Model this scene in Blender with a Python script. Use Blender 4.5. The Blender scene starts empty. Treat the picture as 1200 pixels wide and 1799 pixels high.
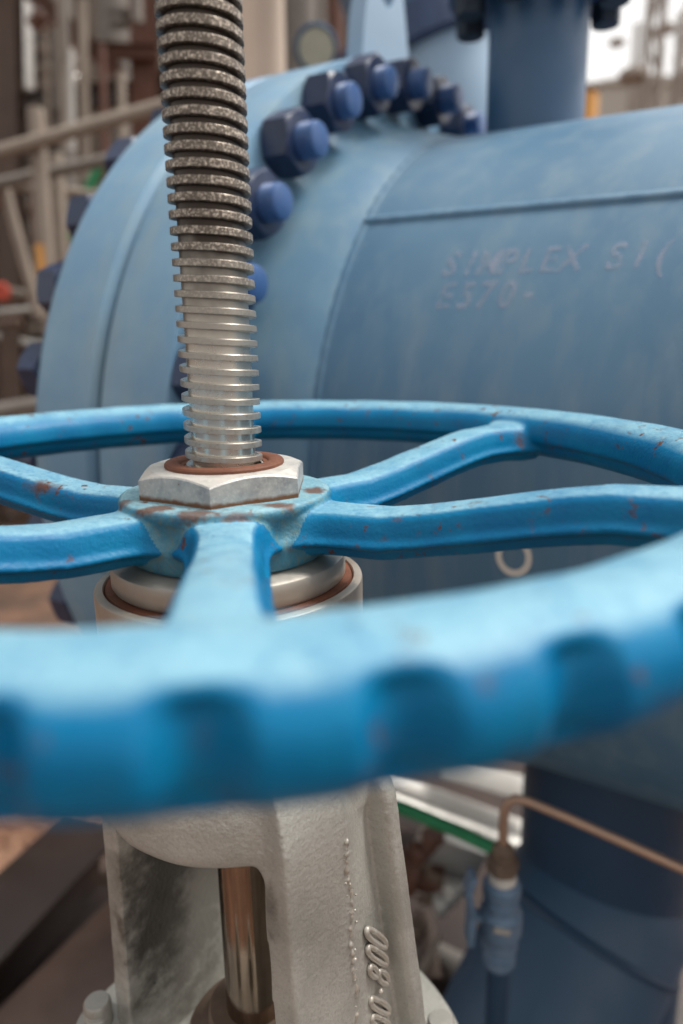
import bpy, bmesh, math, random
import numpy as np
from mathutils import Vector, Matrix
R = math.radians
random.seed(7); rng = np.random.default_rng(7)
S = bpy.context.scene
COL = S.collection

# ------------------------------------------------------------------ camera
# measured in millimetres, stem axis of the near valve = z axis
C0 = np.array([68.285, -423.028, 80.663])
CR = np.array([0.99983359, -0.00251771, -0.01806779])
CU = np.array([0.01814437, 0.23977197, 0.97065966])
CF = np.array([-0.00188831, 0.97082597, -0.23977775])
FPX = 1293.35
cam = bpy.data.cameras.new('camera')
cam.sensor_fit = 'VERTICAL'; cam.sensor_height = 36; cam.sensor_width = 24
cam.lens = FPX / 1799 * 36
cam.clip_start = 0.01; cam.clip_end = 3000
cam.dof.use_dof = True; cam.dof.focus_distance = 0.432; cam.dof.aperture_fstop = 3.25; cam.dof.aperture_blades = 9
co = bpy.data.objects.new('camera', cam); COL.objects.link(co)
m = Matrix((CR, CU, -CF)).transposed().to_4x4(); m.translation = Vector(C0) * .001
co.matrix_world = m
S.camera = co

# ------------------------------------------------------------------ light
SUN_EL, SUN_AZ = 62, 80          # azimuth clockwise from +y
wd = bpy.data.worlds.new('World'); S.world = wd; wd.use_nodes = True
wn = wd.node_tree.nodes; wl = wd.node_tree.links
sky = wn.new('ShaderNodeTexSky'); sky.sky_type = 'NISHITA'; sky.sun_disc = False
sky.sun_elevation = R(SUN_EL); sky.sun_rotation = R(SUN_AZ)
sky.air_density = 1.0; sky.dust_density = 3.0; sky.ozone_density = 1.0
hs = wn.new('ShaderNodeHueSaturation'); hs.inputs['Saturation'].default_value = 0.12
tint = wn.new('ShaderNodeMix'); tint.data_type = 'RGBA'; tint.blend_type = 'MULTIPLY'; tint.inputs[0].default_value = 1
tint.inputs[7].default_value = (1.0, .965, .915, 1)
bg = wn['Background']; bg.inputs[1].default_value = 0.13
wl.new(sky.outputs[0], hs.inputs['Color']); wl.new(hs.outputs[0], tint.inputs[6]); wl.new(tint.outputs[2], bg.inputs[0])
sd = bpy.data.lights.new('sun', 'SUN'); sd.energy = 1.5; sd.angle = R(18); sd.color = (1, .96, .9)
so = bpy.data.objects.new('sun', sd); COL.objects.link(so)
az, el = R(SUN_AZ), R(SUN_EL)
sv = Vector((math.sin(az) * math.cos(el), math.cos(az) * math.cos(el), math.sin(el)))
so.rotation_euler = sv.to_track_quat('Z', 'Y').to_euler()
S.view_settings.view_transform = 'Standard'; S.view_settings.look = 'None'
S.view_settings.gamma = 1; S.view_settings.use_curve_mapping = False
S.view_settings.exposure = 0.98
S.render.engine = 'CYCLES'
try: S.cycles.use_denoising = True
except Exception: pass

# ------------------------------------------------------------------ helpers
def at_y(px, py, Y):              # point of the place (mm) seen at a pixel, on the vertical plane y = Y
    d = CF * FPX + CR * (px - 600) - CU * (py - 899.5)
    return C0 + d * ((Y - C0[1]) / d[1])
def at_z(px, py, Z):
    d = CF * FPX + CR * (px - 600) - CU * (py - 899.5)
    return C0 + d * ((Z - C0[2]) / d[2])

class MB:
    """collects vertices (mm, world) and faces"""
    def __init__(s): s.v = []; s.f = []
    def add(s, v, f):
        n = len(s.v); s.v += [tuple(map(float, p)) for p in v]; s.f += [tuple(n + i for i in q) for q in f]
        return s
    def grid(s, rows, closeu=True, closev=False, cap=True):
        """rows: list of rings"""
        n = len(rows); k = len(rows[0]); v = [p for r in rows for p in r]; f = []
        for i in range(n if closev else n - 1):
            for j in range(k if closeu else k - 1):
                a, b = i, (i + 1) % n; c, d = j, (j + 1) % k
                f.append((a * k + c, a * k + d, b * k + d, b * k + c))
        if cap and not closev and closeu:
            f.append(tuple(reversed(range(k)))); f.append(tuple((n - 1) * k + j for j in range(k)))
        return s.add(v, f)
    def lathe(s, prof, o=(0, 0, 0), axis=(0, 0, 1), n=64, cap=True):
        """prof: list of (radius, offset along axis)"""
        ax = Vector(axis).normalized()
        t = ax.orthogonal().normalized() if abs(ax.z) < .99 else Vector((1, 0, 0))
        b = ax.cross(t); o = Vector(o); rows = []
        for r, h in prof:
            r = max(r, .01)
            rows.append([o + ax * h + (t * math.cos(2 * math.pi * i / n) + b * math.sin(2 * math.pi * i / n)) * r for i in range(n)])
        return s.grid(rows, cap=cap)
    def cyl(s, a, b, r, r2=None, n=24):
        a, b = Vector(a), Vector(b)
        return s.lathe([(r, 0), (r if r2 is None else r2, (b - a).length)], a, b - a, n)
    def tube(s, pts, r, n=12):
        P = [Vector(p) for p in pts]; rows = []; nrm = None
        for i, p in enumerate(P):
            t = (P[min(i + 1, len(P) - 1)] - P[max(i - 1, 0)]).normalized()
            nrm = t.orthogonal().normalized() if nrm is None else (nrm - t * nrm.dot(t)).normalized()
            b = t.cross(nrm)
            rr = r[i] if isinstance(r, (list, tuple)) else r
            rows.append([p + (nrm * math.cos(2 * math.pi * k / n) + b * math.sin(2 * math.pi * k / n)) * rr for k in range(n)])
        return s.grid(rows)
    def prism(s, poly, o, X, Y, Zv, h):
        o, X, Y, Zv = Vector(o), Vector(X), Vector(Y), Vector(Zv)
        lo = [o + X * a + Y * b for a, b in poly]; hi = [p + Zv * h for p in lo]
        return s.grid([lo, hi])
    def box(s, c, sz, X=(1, 0, 0), Y=(0, 1, 0)):
        X, Y = Vector(X).normalized(), Vector(Y).normalized(); Z = X.cross(Y)
        a, b, h = [q / 2 for q in sz]
        return s.prism([(-a, -b), (a, -b), (a, b), (-a, b)], Vector(c) - Z * h, X, Y, Z, 2 * h)
    def beam(s, a, b, h, w, tf, tw, roll=0):
        """I-section beam from a to b"""
        a, b = Vector(a), Vector(b); t = (b - a).normalized()
        up = Vector((0, 0, 1)) if abs(t.z) < .9 else Vector((0, 1, 0))
        X = t.cross(up).normalized(); Y = X.cross(t)
        if roll: q = Matrix.Rotation(roll, 3, t); X = q @ X; Y = q @ Y
        H, Wd, A, B = h / 2, w / 2, tf, tw / 2
        poly = [(-Wd, -H), (Wd, -H), (Wd, -H + A), (B, -H + A), (B, H - A), (Wd, H - A), (Wd, H), (-Wd, H), (-Wd, H - A), (-B, H - A), (-B, -H + A), (-Wd, -H + A)]
        return s.prism(poly, a, X, Y, t, (b - a).length)
    def mesh(s, name, off=(0, 0, 0), sharp=38, bevel=0, seg=2):
        me = bpy.data.meshes.new(name)
        v = (np.array(s.v) - np.array(off)) * .001
        me.from_pydata(v.tolist(), [], s.f); me.validate()
        bm = bmesh.new(); bm.from_mesh(me)
        bmesh.ops.recalc_face_normals(bm, faces=bm.faces)
        if bevel:
            ed = [e for e in bm.edges if len(e.link_faces) == 2 and e.calc_face_angle(0) > R(30)]
            bmesh.ops.bevel(bm, geom=ed, offset=bevel * .001, segments=seg, profile=.5, affect='EDGES', clamp_overlap=True)
        bm.to_mesh(me); bm.free()
        if sharp: 
            me.shade_smooth(); me.set_sharp_from_angle(angle=R(sharp))
        return me

WL = {}
def link(name, me, mat=None, parent=None, loc=None):
    o = bpy.data.objects.new(name, me); COL.objects.link(o)
    if mat and me and not me.materials: me.materials.append(mat)
    if parent: o.parent = parent
    if loc is not None: o.location = Vector(loc) * .001
    return o
def thing(name, label, cat, loc=(0, 0, 0), group=None):
    o = bpy.data.objects.new(name, None); COL.objects.link(o); o.empty_display_size = .05
    o.location = Vector(loc) * .001; WL[o.name] = tuple(loc); tag(o, label, cat, group); return o
def tag(o, label, cat, group=None):
    o['label'] = label; o['category'] = cat; o['kind'] = 'thing'
    if group: o['group'] = group
    return o
def part(name, mb, mat, parent, sharp=38, bevel=0, seg=2):
    off = WL.get(parent.name, (0, 0, 0))
    o = link(name, mb.mesh(name, off, sharp, bevel, seg), mat, parent); WL[o.name] = off
    return o
def solo(name, mb, mat, label, cat, group=None, sharp=38, bevel=0):
    c = np.array(mb.v); loc = np.array([c[:, 0].mean(), c[:, 1].mean(), c[:, 2].min()])
    o = link(name, mb.mesh(name, loc, sharp, bevel), mat, None, loc); WL[o.name] = tuple(loc)
    return tag(o, label, cat, group)

# ------------------------------------------------------------------ materials
def mat(name, base, rough=.5, metal=0.0, alt=None, vs=25, vw=.6, bump=.15, bs=500, bd=.0006, rust=0.0, rs=60, rustcol=(.16, .055, .02),
        grit=None, gs=900, gw=.35, edge=0.0, streak=None, coat=0.0, spec=.5, rvar=.12, chalk_glare=None, zrust=None, stain_shade=None):
    M = bpy.data.materials.new(name); M.use_nodes = True
    N = M.node_tree.nodes; L = M.node_tree.links; P = N['Principled BSDF']
    tc = N.new('ShaderNodeTexCoord'); co = tc.outputs['Object']
    def noise(scale, detail=6, rgh=.6, vec=None, dist=0.0):
        n = N.new('ShaderNodeTexNoise'); n.inputs['Scale'].default_value = scale; n.inputs['Detail'].default_value = detail
        n.inputs['Roughness'].default_value = rgh; n.inputs['Distortion'].default_value = dist; L.new(vec or co, n.inputs['Vector']); return n.outputs['Fac']
    def ramp(fac, a, b):
        n = N.new('ShaderNodeMapRange'); n.inputs[1].default_value = a; n.inputs[2].default_value = b; L.new(fac, n.inputs[0]); return n.outputs[0]
    def math_(op, a, b):
        n = N.new('ShaderNodeMath'); n.operation = op; n.use_clamp = True
        for i, q in enumerate((a, b)):
            if isinstance(q, (int, float)): n.inputs[i].default_value = q
            else: L.new(q, n.inputs[i])
        return n.outputs[0]
    def mix(fac, a, b):
        n = N.new('ShaderNodeMix'); n.data_type = 'RGBA'
        if isinstance(fac, (int, float)): n.inputs[0].default_value = fac
        else: L.new(fac, n.inputs[0])
        for i, q in ((6, a), (7, b)):
            if isinstance(q, tuple): n.inputs[i].default_value = (*q, 1)
            else: L.new(q, n.inputs[i])
        return n.outputs[2]
    alt = alt or tuple(min(1, c * 1.35 + .01) for c in base)
    col = mix(math_('MULTIPLY', ramp(noise(vs), .38, .66), vw), base, alt)
    if streak:                       # (colour, axis-scale vector, weight)
        mp = N.new('ShaderNodeMapping'); L.new(co, mp.inputs[0]); mp.inputs['Rotation'].default_value = streak[3] if len(streak) > 3 else (0, 0, 0)
        mp.inputs['Scale'].default_value = streak[1]
        col = mix(math_('MULTIPLY', ramp(noise(1, 5, .6, mp.outputs[0]), .45, .7), streak[2]), col, streak[0])
    if grit: col = mix(math_('MULTIPLY', ramp(noise(gs, 3, .7), .5, .66), gw), col, grit)
    if chalk_glare:                       # top faces paler, broken up: chalked paint and sky glare mixed into the colour
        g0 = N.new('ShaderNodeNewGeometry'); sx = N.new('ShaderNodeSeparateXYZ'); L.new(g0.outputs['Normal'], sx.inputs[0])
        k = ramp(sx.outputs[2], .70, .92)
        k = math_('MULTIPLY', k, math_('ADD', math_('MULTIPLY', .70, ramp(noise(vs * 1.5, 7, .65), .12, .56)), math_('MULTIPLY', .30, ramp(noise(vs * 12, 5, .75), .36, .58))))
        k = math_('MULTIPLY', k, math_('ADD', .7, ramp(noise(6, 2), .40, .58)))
        col = mix(math_('MULTIPLY', k, chalk_glare[1]), col, chalk_glare[0])
    for c_, r_, k_, w_ in (stain_shade or []):
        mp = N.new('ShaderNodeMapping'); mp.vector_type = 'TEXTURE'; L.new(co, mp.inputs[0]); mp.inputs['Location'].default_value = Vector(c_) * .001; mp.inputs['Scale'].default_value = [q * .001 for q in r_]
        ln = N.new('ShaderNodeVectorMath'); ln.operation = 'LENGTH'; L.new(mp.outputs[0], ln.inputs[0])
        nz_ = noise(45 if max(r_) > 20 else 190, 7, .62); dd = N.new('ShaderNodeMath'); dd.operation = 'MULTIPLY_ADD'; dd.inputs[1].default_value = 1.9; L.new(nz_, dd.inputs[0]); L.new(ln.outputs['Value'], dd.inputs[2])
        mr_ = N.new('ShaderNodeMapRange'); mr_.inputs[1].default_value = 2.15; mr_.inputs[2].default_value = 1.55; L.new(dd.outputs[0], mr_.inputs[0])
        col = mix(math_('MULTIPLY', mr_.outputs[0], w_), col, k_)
    if zrust:                        # rust creeping up from the joint below
        sx = N.new('ShaderNodeSeparateXYZ'); L.new(co, sx.inputs[0]); nz_ = noise(120, 6)
        dd = N.new('ShaderNodeMath'); dd.operation = 'MULTIPLY_ADD'; dd.inputs[1].default_value = -.005; L.new(nz_, dd.inputs[0]); L.new(sx.outputs[2], dd.inputs[2])
        mr_ = N.new('ShaderNodeMapRange'); mr_.inputs[1].default_value = zrust[1] - .0025; mr_.inputs[2].default_value = zrust[0] - .0025; L.new(dd.outputs[0], mr_.inputs[0])
        col = mix(mr_.outputs[0], col, (.17, .07, .03))
    rg = ramp(noise(vs * 3, 4), .2, .8)
    rn = N.new('ShaderNodeMapRange'); rn.inputs[3].default_value = max(.03, rough - rvar); rn.inputs[4].default_value = min(1, rough + rvar); L.new(rg, rn.inputs[0]); rgh = rn.outputs[0]
    met = metal
    if rust or edge:
        msk = None
        if rust:
            big = ramp(noise(rs * .22, 3), .49, .63); fine = ramp(noise(rs, 8, .68), .72 - rust, .76 - rust)
            msk = math_('MULTIPLY', big, fine)
        if edge:
            g = N.new('ShaderNodeNewGeometry')
            e = math_('MULTIPLY', ramp(g.outputs['Pointiness'], .53, .58), ramp(noise(rs * .5, 6, .7), .60 - edge * .3, .68 - edge * .3))
            msk = e if msk is None else math_('MAXIMUM', msk, e)
        rc = mix(ramp(noise(rs * 3, 4), .35, .65), rustcol, tuple(c * 1.7 for c in rustcol))
        if not isinstance(col, tuple): col = mix(msk, col, rc)
        rgh = mixf = math_('MAXIMUM', rgh, math_('MULTIPLY', msk, .9))
        if metal: met = math_('MULTIPLY', metal, math_('SUBTRACT', 1.0, msk))
    L.new(col, P.inputs['Base Color']); L.new(rgh, P.inputs['Roughness'])
    if isinstance(met, (int, float)): P.inputs['Metallic'].default_value = met
    else: L.new(met, P.inputs['Metallic'])
    P.inputs['Specular IOR Level'].default_value = spec; P.inputs['Coat Weight'].default_value = coat
    if bump:
        b = N.new('ShaderNodeBump'); b.inputs['Strength'].default_value = bump; b.inputs['Distance'].default_value = bd
        L.new(noise(bs, 5, .62), b.inputs['Height']); L.new(b.outputs[0], P.inputs['Normal'])
    return M

YA = R(-40); U = Vector((math.cos(YA), math.sin(YA), 0)); VV = Vector((math.sin(YA), -math.cos(YA), 0)); EZ = Vector((0, 0, 1))      # yoke arm axis, its front
M = {}
L_ = lambda px, py, z: at_z(px, py, z) + np.array([0, 0, 1300])
RS = (.10, .036, .014)
M['wheel'] = mat('handwheel_paint', (.0002, .122, .285), .36, alt=(.0008, .19, .36), vs=30, vw=.6, bump=.6, bs=430, bd=.0007, rust=.15, rs=140, edge=.10, grit=(.01, .19, .33), gs=800, gw=.2, rustcol=(.08, .03, .013), chalk_glare=((.26, .46, .54), .84), spec=.2,
    stain_shade=[(L_(40, 850, -10), (22, 7, 9), RS, .9), (L_(90, 862, -12), (16, 6, 8), RS, .9), (L_(1150, 928, -12), (17, 8, 6), RS, .9), (L_(905, 778, -6), (8, 7, 9), RS, .85), (L_(955, 790, -8), (5, 6, 12), (.06, .05, .045), .8), (L_(930, 830, -14), (6, 5, 9), RS, .7), (L_(530, 1300, -8), (9, 6, 5), (.03, .09, .12), .8)])
M['pipe'] = mat('pipeline_paint', (.068, .160, .262), .5, alt=(.11, .215, .315), vs=5, vw=.6, bump=.12, bs=160, bd=.001, streak=((.18, .26, .32), (30, 30, 2.0), .5))
M['flange'] = mat('flange_paint', (.135, .262, .395), .5, alt=(.21, .345, .45), vs=9, vw=.7, bump=.15, bs=160, bd=.001, streak=((.25, .32, .33), (26, 26, 3), .4))
M['gap'] = mat('gasket_rubber', (.02, .03, .045), .8)
M['nutblue'] = mat('nut_paint', (.009, .022, .065), .38, alt=(.018, .038, .095), vs=60, rust=.05, rs=50, rustcol=(.08, .045, .03))
M['studblue'] = mat('stud_paint', (.028, .085, .235), .42, alt=(.045, .115, .28), vs=60, rust=.05, rs=70, rustcol=(.10, .06, .045))
M['leg'] = mat('support_paint', (.016, .048, .10), .5, alt=(.024, .062, .12), vs=7, bump=.1, bs=150, rust=.05, rs=35)
M['branch'] = mat('branch_paint', (.032, .090, .175), .42, alt=(.045, .11, .20), vs=8, bump=.1, bs=150)
M['paleblue'] = mat('pale_blue_paint', (.24, .36, .49), .45, alt=(.28, .40, .53), vs=6)
M['darkblue'] = mat('dark_blue_paint', (.02, .045, .11), .5)
M['silver'] = mat('silver_paint', (.40, .385, .35), .42, metal=.45, alt=(.30, .285, .255), vs=22, vw=.6, bump=.4, bs=330, bd=.0008, grit=(.22, .19, .15), gs=650, gw=.25)
M['yoke'] = mat('yoke_paint', (.54, .53, .485), .36, metal=.35, alt=(.33, .325, .295), vs=18, vw=.75, bump=.9, bs=330, bd=.0009, grit=(.24, .215, .175), gs=600, gw=.3, stain_shade=[(U * -72 + Vector((0, 0, 1300 - 320)), (58, 58, 150), (.15, .137, .12), .8), (U * -70 + VV * 22 + Vector((0, 0, 1300 - 330)), (26, 26, 75), (.04, .034, .028), .85), (U * -70 + VV * 4 + Vector((0, 0, 1300 - 292)), (26, 26, 40), (.035, .03, .025), .85), (U * 76 + VV * 57 + Vector((0, 0, 1300 - 222)), (9, 7, 24), (.06, .052, .045), .8)])  # widest patch is shade painted on the left arm's inner face; others are stains
M['letter'] = mat('cast_letter', (.50, .47, .42), .36, metal=.4, alt=(.42, .36, .29), vs=160, rust=.04, rs=300, bump=.2, bs=500)
M['nut'] = mat('zinc_nut', (.50, .485, .455), .40, metal=.3, alt=(.27, .28, .285), vs=75, vw=.85, bump=.4, bs=420, bd=.0006, rust=.06, rs=150, grit=(.66, .63, .58), gs=380, gw=.4, rustcol=(.15, .06, .025), zrust=(1.2925, 1.2945), chalk_glare=((.66, .62, .56), .7))
M['rust'] = mat('rusty_ring', (.115, .036, .016), .7, alt=(.17, .062, .03), vs=90, bump=.3, bs=700)
M['steel'] = mat('machined_steel', (.50, .47, .42), .42, metal=.65, alt=(.40, .36, .31), vs=45, vw=.6, bump=.04, bs=500)
M['cup'] = mat('cup_steel', (.52, .47, .41), .4, metal=.6, alt=(.42, .34, .26), vs=35, vw=.7, bump=.1, bs=500, rust=.08, rs=90)
M['rod'] = mat('polished_rod', (.45, .36, .29), .12, metal=1, alt=(.33, .25, .19), vs=25, vw=.7, bump=.05, bs=200, streak=((.10, .07, .05), (70, 70, 5), .8), rvar=.06)
M['gland'] = mat('rusty_gland', (.11, .075, .055), .75, alt=(.20, .14, .10), vs=40, bump=.4, bs=260)
M['copper'] = mat('copper_tube', (.42, .27, .19), .4, metal=.4, alt=(.34, .24, .19), vs=60)
M['zinc'] = mat('galvanised_steel', (.50, .49, .46), .45, metal=.4, alt=(.40, .39, .37), vs=20)
M['green'] = mat('green_rubber', (.02, .22, .09), .45, alt=(.03, .30, .13), vs=40)
M['white'] = mat('white_paint', (.66, .64, .60), .6, alt=(.55, .52, .48), vs=15)
M['beige'] = mat('beige_paint', (.74, .59, .47), .55, alt=(.68, .54, .43), vs=6)
M['brown'] = mat('brown_steel', (.085, .056, .044), .6, alt=(.13, .085, .062), vs=6, rust=.1, rs=12)
M['redbrown'] = mat('red_oxide_steel', (.105, .044, .028), .65, alt=(.14, .06, .038), vs=6, rust=.1, rs=12)
M['darksteel'] = mat('dark_steel', (.030, .019, .016), .5, alt=(.052, .032, .027), vs=6)
M['tan'] = mat('weathered_pipe', (.30, .25, .205), .6, alt=(.20, .16, .13), vs=8)
M['grey'] = mat('grey_steel', (.22, .20, .18), .6, alt=(.16, .14, .12), vs=8)
M['clad'] = mat('bright_cladding', (.80, .78, .75), .3, metal=.5, alt=(.7, .68, .65), vs=8)
M['orange'] = mat('orange_paint', (.62, .30, .07), .5)
M['red'] = mat('red_paint', (.45, .06, .03), .5)
M['concrete'] = mat('concrete', (.24, .20, .17), .85, alt=(.32, .26, .21), vs=2, bump=.4, bs=40, bd=.004)
M['ground'] = mat('rusty_ground', (.06, .036, .025), .9, alt=(.17, .088, .055), vs=3.5, vw=.9, bump=.6, bs=30, bd=.01, grit=(.26, .18, .125), gs=40, gw=.4)
M['wall'] = mat('grimy_cladding', (.115, .10, .088), .7, alt=(.07, .06, .052), vs=1.2, bump=.2, bs=10)
M['slate'] = mat('slate_blue_paint', (.10, .17, .27), .5, alt=(.17, .24, .33), vs=60)
M['far'] = mat('hazed_cladding', (.50, .46, .41), .6, alt=(.44, .40, .35), vs=.3)  # distance haze mixed into the shed colour
M['mast'] = mat('hazed_steel', (.34, .29, .25), .6, alt=(.28, .23, .2), vs=2)  # steel paled by haze put into its colour
M['hub'] = mat('hub_paint', (.010, .15, .26), .5, alt=(.10, .26, .32), vs=45, vw=.85, bump=.7, bs=480, bd=.0009, rust=.16, rs=110, edge=.25, grit=(.17, .18, .10), gs=260, gw=.45, rustcol=(.09, .035, .014), chalk_glare=((.27, .455, .515), .85), stain_shade=[((-30, -47, 1291), (13, 7, 5), RS, .9), ((-6, -57, 1290), (12, 6, 5), RS, .85), ((34, -43, 1291), (10, 6, 5), RS, .9), ((52, -8, 1291), (7, 9, 6), RS, .9), ((-52, -28, 1289), (6, 6, 5), RS, .8), ((14, -60, 1288), (9, 5, 6), RS, .7)])
M['paleface'] = mat('pale_face', (.50, .50, .40), .5, alt=(.36, .36, .28), vs=50)
M['beam'] = mat('worn_brown_steel', (.05, .027, .022), .5, alt=(.10, .06, .045), vs=9, vw=.8, streak=((.14, .085, .06), (3, 3, 30), .5))
M['brace'] = mat('brace_paint', (.028, .072, .135), .5, alt=(.038, .09, .16), vs=7, bump=.1, bs=150, rust=.05, rs=35)
M['neck'] = mat('neck_paint', (.09, .198, .31), .5, alt=(.14, .26, .355), vs=7, vw=.7, bump=.15, bs=160, bd=.001, streak=((.24, .32, .33), (26, 26, 3), .4))
M['rubble'] = mat('rusty_rubble', (.17, .085, .05), .9, alt=(.34, .20, .13), vs=6, vw=.9, bump=.4, bs=60, bd=.004)

# ------------------------------------------------------------------ ground
g = MB().add([(-150e3, -150e3, -1300), (150e3, -150e3, -1300), (150e3, 150e3, -1300), (-150e3, 150e3, -1300)], [(0, 1, 2, 3)])
go = link('ground', g.mesh('ground', sharp=0), M['ground']); go['kind'] = 'structure'

# ------------------------------------------------------------------ near valve
valve = thing('gate_valve', 'silver cast gate valve with threaded rising stem and light blue handwheel', 'valve', (0, 0, -1300))

# --- handwheel: one casting, remeshed for cast fillets, then cut into rim, hub and spokes
ZR = -1.2
def sm(a, b, x):
    t = min(1, max(0, (x - a) / (b - a))); return t * t * (3 - 2 * t)
NOTCH, NPH = 44, -82.4
def rim_section(th, n=96):
    a, b = 24.8, 18.1
    u = ((math.degrees(th) - NPH) / (360 / NOTCH) + .5) % 1 - .5     # -.5...5 within one scallop
    x = abs(u) / .27
    wn_ = .5 + .5 * math.cos(math.pi * x) if x < 1 else 0
    wn_ = wn_ ** .55
    out = []
    for i in range(n):
        p = 2 * math.pi * i / n; c, s_ = math.cos(p), math.sin(p)
        ex = 2 / 2.25
        dx = a * math.copysign(abs(c) ** ex, c); dz = b * math.copysign(abs(s_) ** ex, s_)
        if c < 0: dx *= (1 - .15 * sm(-3.6, -6.4, dz)) if dz < -3.6 else 1 + .02 * sm(2, -3.4, dz)
        pd = math.degrees(math.atan2(s_, c))
        wv = 0
        if -66 < pd < 54: wv = min(1, max(0, (54 - pd) / 30)) * min(1, max(0, (pd + 66) / 34)); wv = wv * wv * (3 - 2 * wv)
        k = 7.0 * wn_ * wv
        out.append((277 + dx - k * max(0, c) - k * .2, ZR + dz))
    return out
rim = MB(); rows = []
NT = 704
for i in range(NT):
    th = 2 * math.pi * i / NT
    rows.append([(r * math.cos(th), r * math.sin(th), z) for r, z in rim_section(th)])
rim.grid(rows, closeu=True, closev=True)
hubm = MB().lathe([(20, -8.8), (58.5, -8.8), (61, -9.8), (61.8, -12), (61, -15), (58.6, -19), (58, -24), (58.6, -28), (61, -29.5), (60.5, -43), (58, -45), (20, -45)], n=160)
def spoke_mesh(deg):
    t = R(deg); er = Vector((math.cos(t), math.sin(t), 0)); ea = Vector((-math.sin(t), math.cos(t), 0)); ez = Vector((0, 0, 1)); mb = MB(); rows = []
    for r in np.arange(30, 268.1, 3.4):
        zc = -27.5 + 21.5 * (lambda q: q + .10 * (math.exp(-(q / .12) ** 2) - math.exp(-((q - 1) / .12) ** 2)) * .5)(min(1, max(0, (r - 100) / 112)))
        flare = 1 + .42 * math.exp(-max(0, r - 58) / 6) + .5 * math.exp(-max(0, 252 - r) / 10)
        hz = 1 + .12 * math.exp(-max(0, 252 - r) / 14)
        wk = flare * (1 - .1 * sm(60, 180, r))
        half = [(0, -13), (8, -13), (13.2, -12.4), (16.0, -6.4), (20.6, -5.2), (20.6, -3.3), (18.0, -.6), (16.6, 5), (15.0, 9.4), (12.2, 12.0), (7, 12.9), (0, 13.2)]
        ring = [(-x, y) for x, y in half] + [(x, y) for x, y in reversed(half[1:-1])]
        rows.append([er * r + ea * x * wk + ez * (zc + y * hz) for x, y in ring])
    return mb.grid(rows)
SPOKES = [-22 + 60 * k for k in range(6)]
whole = MB(); whole.add(rim.v, rim.f); whole.add(hubm.v, hubm.f)
for d in SPOKES:
    sp = spoke_mesh(d); whole.add(sp.v, sp.f)
def remesh(mb, vox):
    me = bpy.data.meshes.new('tmp'); me.from_pydata(mb.v, [], mb.f)
    bm = bmesh.new(); bm.from_mesh(me); bmesh.ops.recalc_face_normals(bm, faces=bm.faces); bm.to_mesh(me); bm.free()
    o = bpy.data.objects.new('tmp', me); COL.objects.link(o)
    md = o.modifiers.new('r', 'REMESH'); md.mode = 'VOXEL'; md.voxel_size = vox; md.adaptivity = 0
    dg = bpy.context.evaluated_depsgraph_get(); dg.update()
    e = bpy.data.meshes.new_from_object(o.evaluated_get(dg))
    n = len(e.vertices); V = np.empty(n * 3); e.vertices.foreach_get('co', V); V = V.reshape(-1, 3)
    nl = len(e.loops); lv = np.empty(nl, int); e.loops.foreach_get('vertex_index', lv)
    ps = np.empty(len(e.polygons), int); e.polygons.foreach_get('loop_start', ps)
    pt = np.empty(len(e.polygons), int); e.polygons.foreach_get('loop_total', pt)
    assert (pt == 4).all()
    F = lv.reshape(-1, 4)
    bpy.data.objects.remove(o); bpy.data.meshes.remove(me); bpy.data.meshes.remove(e)
    return V, F
def smooth(V, F, w, it):
    E = np.concatenate([F[:, [0, 1]], F[:, [1, 2]], F[:, [2, 3]], F[:, [3, 0]]])
    n = len(V)
    deg = np.bincount(E[:, 0], minlength=n) + np.bincount(E[:, 1], minlength=n)
    deg = np.maximum(deg, 1)
    for _ in range(it):
        A = np.zeros_like(V)
        for k in range(3):
            A[:, k] = np.bincount(E[:, 0], V[E[:, 1], k], n) + np.bincount(E[:, 1], V[E[:, 0], k], n)
        V = V + w[:, None] * (A / deg[:, None] - V)
    return V
def vnormals(V, F):
    fn = np.cross(V[F[:, 2]] - V[F[:, 0]], V[F[:, 3]] - V[F[:, 1]])
    N = np.zeros_like(V)
    for k in range(3):
        for c in range(4): N[:, k] += np.bincount(F[:, c], fn[:, k], len(V))
    return N / np.maximum(np.linalg.norm(N, axis=1), 1e-9)[:, None]
def submesh(name, V, F, N, sel, off):
    f = F[sel]; u, inv = np.unique(f, return_inverse=True); f = inv.reshape(-1, 4)
    me = bpy.data.meshes.new(name)
    me.from_pydata(((V[u] - np.array(off)) * .001).tolist(), [], f.tolist())
    me.shade_smooth(); me.normals_split_custom_set_from_vertices(N[u].tolist())
    return me
V, F = remesh(whole, 1.15)
rr = np.hypot(V[:, 0], V[:, 1]); aa = np.degrees(np.arctan2(V[:, 1], V[:, 0]))
da = np.min([np.abs((aa - d + 180) % 360 - 180) for d in SPOKES], axis=0); arc = np.radians(da) * rr
near = np.exp(-((rr - 250) / 11) ** 2) * (arc < 42) + np.exp(-((rr - 62) / 6) ** 2) * (V[:, 2] < -15.5) * (arc < 32)
V = smooth(V, F, np.clip(.6 * near, 0, .55), 22)
V = smooth(V, F, np.full(len(V), .3), 2)
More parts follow.
